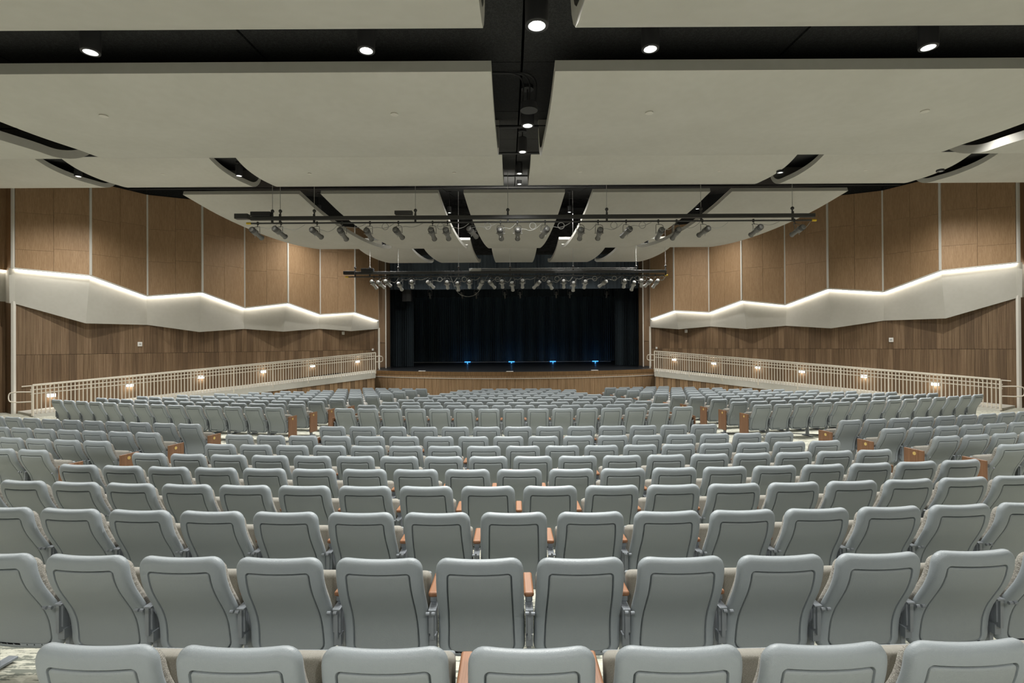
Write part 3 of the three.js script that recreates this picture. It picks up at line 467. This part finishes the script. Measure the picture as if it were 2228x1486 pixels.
// ------------------------------------------------------------------ the seats
const PROFILE = [[0.86, 0], [0.78, -0.002], [0.70, -0.014], [0.62, -0.045], [0.54, -0.092], [0.46, -0.138], [0.38, -0.168], [0.28, -0.182], [0.15, -0.185]];
const prof = y => { for (let i = 1; i < PROFILE.length; i++) if (y >= PROFILE[i][0]) { const [a, b] = [PROFILE[i - 1], PROFILE[i]], t = Math.max(0, (a[0] - y) / (a[0] - b[0])), p0 = PROFILE[Math.max(0, i - 2)][1], p3 = PROFILE[Math.min(PROFILE.length - 1, i + 1)][1], m0 = (b[1] - p0) / 2, m1 = (p3 - a[1]) / 2; return (2 * t ** 3 - 3 * t * t + 1) * a[1] + (t ** 3 - 2 * t * t + t) * m0 + (-2 * t ** 3 + 3 * t * t) * b[1] + (t ** 3 - t * t) * m1; } return PROFILE.at(-1)[1]; };
const bend = (x, y, z) => [x, y + 0.012 * (x / 0.25) ** 2 * Math.max(0, (y - 0.55) / 0.3), z + prof(y) - 0.022 * (x / 0.25) ** 2];
function half(o, d, q = 1) {                    // right half of a rounded outline, from the middle of the top to the middle of the bottom
  const T = o.T - d, B = o.B + d, rt = Math.max(0.008, o.rt - d), rb = Math.max(0.008, o.rb - d), W = y => o.W0 + (o.W1 - o.W0) * (o.T - y) / (o.T - o.B) - d, p = [], k = n => Math.max(2, Math.round(n * q));
  let w = W(T - rt); for (let i = 0, n = k(4); i < n; i++) p.push([(w - rt) * i / n, T]);
  for (let i = 0, n = k(6); i < n; i++) { const a = Math.PI / 2 * (1 - i / n); p.push([w - rt + rt * Math.cos(a), T - rt + rt * Math.sin(a)]); }
  for (let i = 0, n = k(13); i < n; i++) { const y = T - rt + (B + rb - T + rt) * i / n; p.push([W(y), y]); }
  w = W(B + rb); for (let i = 0, n = k(5); i < n; i++) { const a = -Math.PI / 2 * i / n; p.push([w - rb + rb * Math.cos(a), B + rb + rb * Math.sin(a)]); }
  for (let i = 0, n = k(4); i <= n; i++) p.push([(w - rb) * (1 - i / n), B]);
  return p;
}
const full = h => [...h, ...h.slice(1, -1).reverse().map(([x, y]) => [-x, y])];
function shellGeo(rings, fill, q = 1) {         // rings: [outline, inset, z]; fill: close the last ring
  const pos = [], uv = [], idx = []; let n;
  rings.forEach(([o, d, z], j) => { const c = full(half(o, d, q)); n = c.length; c.forEach(([x, y]) => { pos.push(...bend(x, y, z)); uv.push(x, y); });
    if (j) for (let i = 0; i < n; i++) { const a = (j - 1) * n + i, b = (j - 1) * n + (i + 1) % n; idx.push(a, a + n, b, b, a + n, b + n); } });
  if (fill) {
    const [o, d, z] = rings.at(-1), h = half(o, d, q), base = pos.length / 3, nc = 6, dome = fill.dome || 0, rows = h.filter(([x], i) => i === 0 ? false : x > 0.001);
    let last = null, cnt = 0;
    for (const [x, y] of rows) { if (last !== null && Math.abs(y - last) < 1e-5) { if (Math.abs(y - o.T + d) < 1e-5) { cnt--; pos.length -= (nc + 1) * 3; uv.length -= (nc + 1) * 2; } else continue; }
      for (let i = 0; i <= nc; i++) { const X = -x + 2 * x * i / nc, u = 2 * i / nc - 1, v = 2 * (y - o.B) / (o.T - o.B) - 1; pos.push(...bend(X, y, z + dome * (1 - u ** 4) * (1 - v ** 4))); uv.push(X, y); }
      last = y; cnt++; }
    const s = fill.flip ? 1 : 0;
    for (let j = 0; j < cnt - 1; j++) for (let i = 0; i < nc; i++) { const a = base + j * (nc + 1) + i, b = a + nc + 1; if (s) idx.push(a, a + 1, b, b, a + 1, b + 1); else idx.push(a, b, a + 1, a + 1, b, b + 1); }
  }
  return geoFrom(pos, uv, idx);
}
const OUTL = { W0: 0.240, W1: 0.256, T: 0.826, B: 0.19, rt: 0.072, rb: 0.07 }, PANL = { W0: 0.178, W1: 0.196, T: 0.749, B: 0.215, rt: 0.024, rb: 0.05 }, CUSH = { W0: 0.222, W1: 0.232, T: 0.785, B: 0.30, rt: 0.06, rb: 0.05 };
function seatParts(q) {
  return {
    back_shell: [shellGeo([[OUTL, 0.012, -0.05], [OUTL, 0.002, -0.042], [OUTL, 0, -0.03], [OUTL, 0.004, -0.016], [OUTL, 0.012, -0.006], [OUTL, 0.024, -0.0008], [OUTL, 0.04, 0], [PANL, -0.004, -0.001], [PANL, 0, -0.004], [PANL, 0.001, -0.022], [PANL, 0.010, -0.022]], null, q), M.shell],
    back_panel: [shellGeo([[PANL, 0.0075, -0.022], [PANL, 0.0078, -0.006], [PANL, 0.011, -0.003], [PANL, 0.02, -0.002]], { dome: 0.001 }, q), M.inset],
    back_cushion: [shellGeo([[CUSH, 0.004, -0.05], [CUSH, 0, -0.075], [CUSH, 0.01, -0.105], [CUSH, 0.03, -0.12]], { dome: -0.02, flip: true }, q * 0.7), M.fabric],
    seat_cushion: [rbox(0.465, 0.40, 0.085, 0.038, 0, 0, 0, q < 1 ? 2 : 3).rotateX(-0.16).translate(0, 0.42, -0.345), M.fabric],
    seat_pan: [rbox(0.45, 0.37, 0.03, 0.014, 0, 0, 0, 2).rotateX(-0.16).translate(0, 0.41, -0.4), M.shell],
  };
}
const ARM = (x) => rbox(0.058, 0.03, 0.28, 0.013, x, 0.555, -0.335, 2);
const STAND = (x) => merge([rbox(0.042, 0.035, 0.2, 0.008, x, 0.522, -0.31, 1), box(0.024, 0.5, 0.09, x, 0.26, -0.26), rbox(0.046, 0.012, 0.1, 0.004, x, 0.485, -0.2, 1), box(0.044, 0.13, 0.012, x, 0.415, -0.17), box(0.02, 0.16, 0.1, x, 0.4, -0.2), rbox(0.07, 0.02, 0.30, 0.006, x, 0.01, -0.25, 1), box(0.04, 0.06, 0.05, x, 0.3, -0.2)]);
const BOLT = x => new THREE.CylinderGeometry(0.01, 0.01, 0.02, 8).rotateZ(Math.PI / 2).translate(x, 0.5, -0.09);
const HX = 0.2794;
const G = seatParts(1), armL = ARM(-HX), armR = ARM(HX), stL = STAND(-HX), stR = STAND(HX), boltL = BOLT(-0.262), boltR = BOLT(0.262);
const panelGeo = x => rbox(0.028, 0.5, 0.33, 0.008, x, 0.345, -0.29, 1), discGeo = x => new THREE.CylinderGeometry(0.027, 0.027, 0.008, 20).rotateZ(Math.PI / 2).translate(x, 0.53, -0.27);
function makeSeat(kind) {                       // kind: 'plain', 'right' (standard on both sides), 'endL', 'endR'
  const o = new THREE.Group();
  for (const [n, [g, m]] of Object.entries(G)) mesh(n, g, m, o);
  mesh('armrest', armL, M.arm, o); mesh('support', stL, M.seatSteel, o); mesh('bolt', boltL, M.seatSteel, o); mesh('bolt', boltR, M.seatSteel, o);
  if (kind !== 'plain' && kind !== 'endL') { mesh('armrest', armR, M.arm, o); mesh('support', stR, M.seatSteel, o); }
  if (kind === 'endL' || kind === 'endR') { const x = kind === 'endR' ? HX + 0.045 : -HX - 0.045, e = mesh('end_panel', panelGeo(x), M.endwood, o); mesh('number_disc', discGeo(x + Math.sign(x) * 0.015), M.brass, e); }
  return o;
}
const protos = Object.fromEntries(['plain', 'right', 'endL', 'endR'].map(k => [k, makeSeat(k)]));
const PITCH = 0.5588, seats = [];
function addSeat(row, Z, arcLen, block, kind, nth) {
  const R = ZC - Z, a = arcLen / R;
  seats.push({ row, block, kind, nth, x: R * Math.sin(a), z: -ZC + R * Math.cos(a), y: floorAt(R), a });
}
//      row: [phase, from, to] of the middle block; number of seats in the side blocks
const MID = { 1: [-0.072, -2.1, 2.3], 2: [0.232, -3.2, 3.2], 3: [-0.135, -4.3, 4.2], 4: [0.195, -5.5, 5.4], 5: [-0.069, -5.4, 5.2], 6: [0.112, -5.15, 4.8], 7: [0.007, -4.9, 4.7], 8: [-0.208, -4.7, 4.4], 9: [-0.04, -3.6, 3.4], 10: [-0.117, -4.1, 3.95], 11: [0.16, -3.85, 3.7], 12: [-0.02, -3.4, 3.4], 13: [0.22, -3.2, 3.2], 14: [-0.06, -3.0, 3.0], 15: [0.2, -2.75, 2.75], 16: [-0.1, -2.5, 2.5], 17: [0.14, -2.3, 2.3], 18: [-0.26, -2.1, 2.1], 19: [0.02, -1.3, 1.3] };
const SIDE = { 6: 2, 7: 4, 8: 7, 9: 10, 10: 14, 11: 13, 12: 12, 13: 11, 14: 10, 15: 9, 16: 8, 17: 7, 18: 6, 19: 5 };
for (let k = 1; k <= 19; k++) {
  const Z = k <= 9 ? 1.95 + 0.914 * (k - 1) : 11.83 + 0.9133 * (k - 10), R = ZC - Z, [ph, lo, hi] = MID[k];
  const xs = []; for (let i = -12; i <= 12; i++) { const x = ph + i * PITCH; if (x >= lo && x <= hi) xs.push(x); }
  xs.forEach((x, i) => addSeat(k, Z, x, 'middle', k < 5 ? 'plain' : i === 0 ? 'endL' : i === xs.length - 1 ? 'endR' : 'plain', k < 5 ? 0 : Math.min(i, xs.length - 1 - i) + 1));
  const ap = k <= 12 ? 0.172 : 0.172 - 0.029 * (k - 12) / 7, n = SIDE[k] || 0;
  for (let i = 0; i < n; i++) for (const s of [-1, 1]) addSeat(k, Z, s * (R * ap + 0.30 + i * PITCH), 'side', i === 0 ? (s < 0 ? 'endR' : 'endL') : i === n - 1 && s > 0 ? 'right' : 'plain', i + 1);
}
const camP = camera.position; for (const q of seats) q.d = Math.hypot(q.x, q.z);
seats.sort((p, q) => p.d - q.d);

const rest = [];
seats.forEach((q, i) => {
  const turn = q.a + (rnd() - 0.5) * 0.02;
  if (i >= 300) { rest.push([q, turn]); return; }
  const o = protos[q.kind].clone(); o.name = numbered('theatre_seat'); o.position.set(q.x, q.y, q.z); o.rotation.y = turn; scene.add(o);
  const where = q.row <= 9 ? `${ORD[10 - q.row]} row behind cross aisle` : `${ORD[q.row - 9]} row stageward of cross aisle`;
  const end = q.kind === 'endL' || q.kind === 'endR';
  tag(o, end ? `grey aisle seat with wooden end panel, ${q.block} block, ${where}` : `grey tip-up seat, ${q.block} block, ${where}${q.nth ? ', ' + ORD[q.nth] + ' from aisle end' : ''}`, 'theatre seat', `${end ? 'aisle seats' : 'seats'} of the ${q.block} block, ${where}`);
});
{ // the seats beyond the nearest 300: one object
  const parts = seatParts(0.6), list = [...Object.values(parts), [ARM(-HX), M.arm], [STAND(-HX), M.seatSteel]].map(([g, m]) => { const q = (g.index ? g.toNonIndexed() : g.clone()), n = q.attributes.position.count, c = new Float32Array(n * 3); for (let i = 0; i < n; i++) c.set([m.color.r, m.color.g, m.color.b], i * 3); for (const k of Object.keys(q.attributes)) if (!['position', 'normal', 'uv'].includes(k)) q.deleteAttribute(k); q.setAttribute('color', new THREE.BufferAttribute(c, 3)); return q; });
  const im = new THREE.InstancedMesh(mergeGeometries(list), new THREE.MeshStandardMaterial({ vertexColors: true, roughness: 0.5 }), rest.length);
  rest.forEach(([q, turn], i) => im.setMatrixAt(i, new THREE.Matrix4().compose(V(q.x, q.y, q.z), new THREE.Quaternion().setFromAxisAngle(V(0, 1, 0), turn), V(1, 1, 1))));
  im.name = 'distant_theatre_seats'; im.castShadow = im.receiveShadow = true; im.userData = { kind: 'stuff', label: 'grey theatre seats of the rows nearest the stage', category: 'theatre seats' }; scene.add(im);
}
tag(mesh('floor_cable', tube([V(5.2, 0.012, -13.3), V(6, 0.012, -12.95), V(6.7, 0.012, -13.2), V(7.6, 0.012, -12.9), V(8.8, 0.012, -13.4)], 0.012, 40, 6), M.fixtureDark), 'thin black cable snaking over the carpet of the cross aisle', 'cable');
console.log('seats', seats.length, 'single', seats.length - rest.length);
renderer.render(scene, camera);
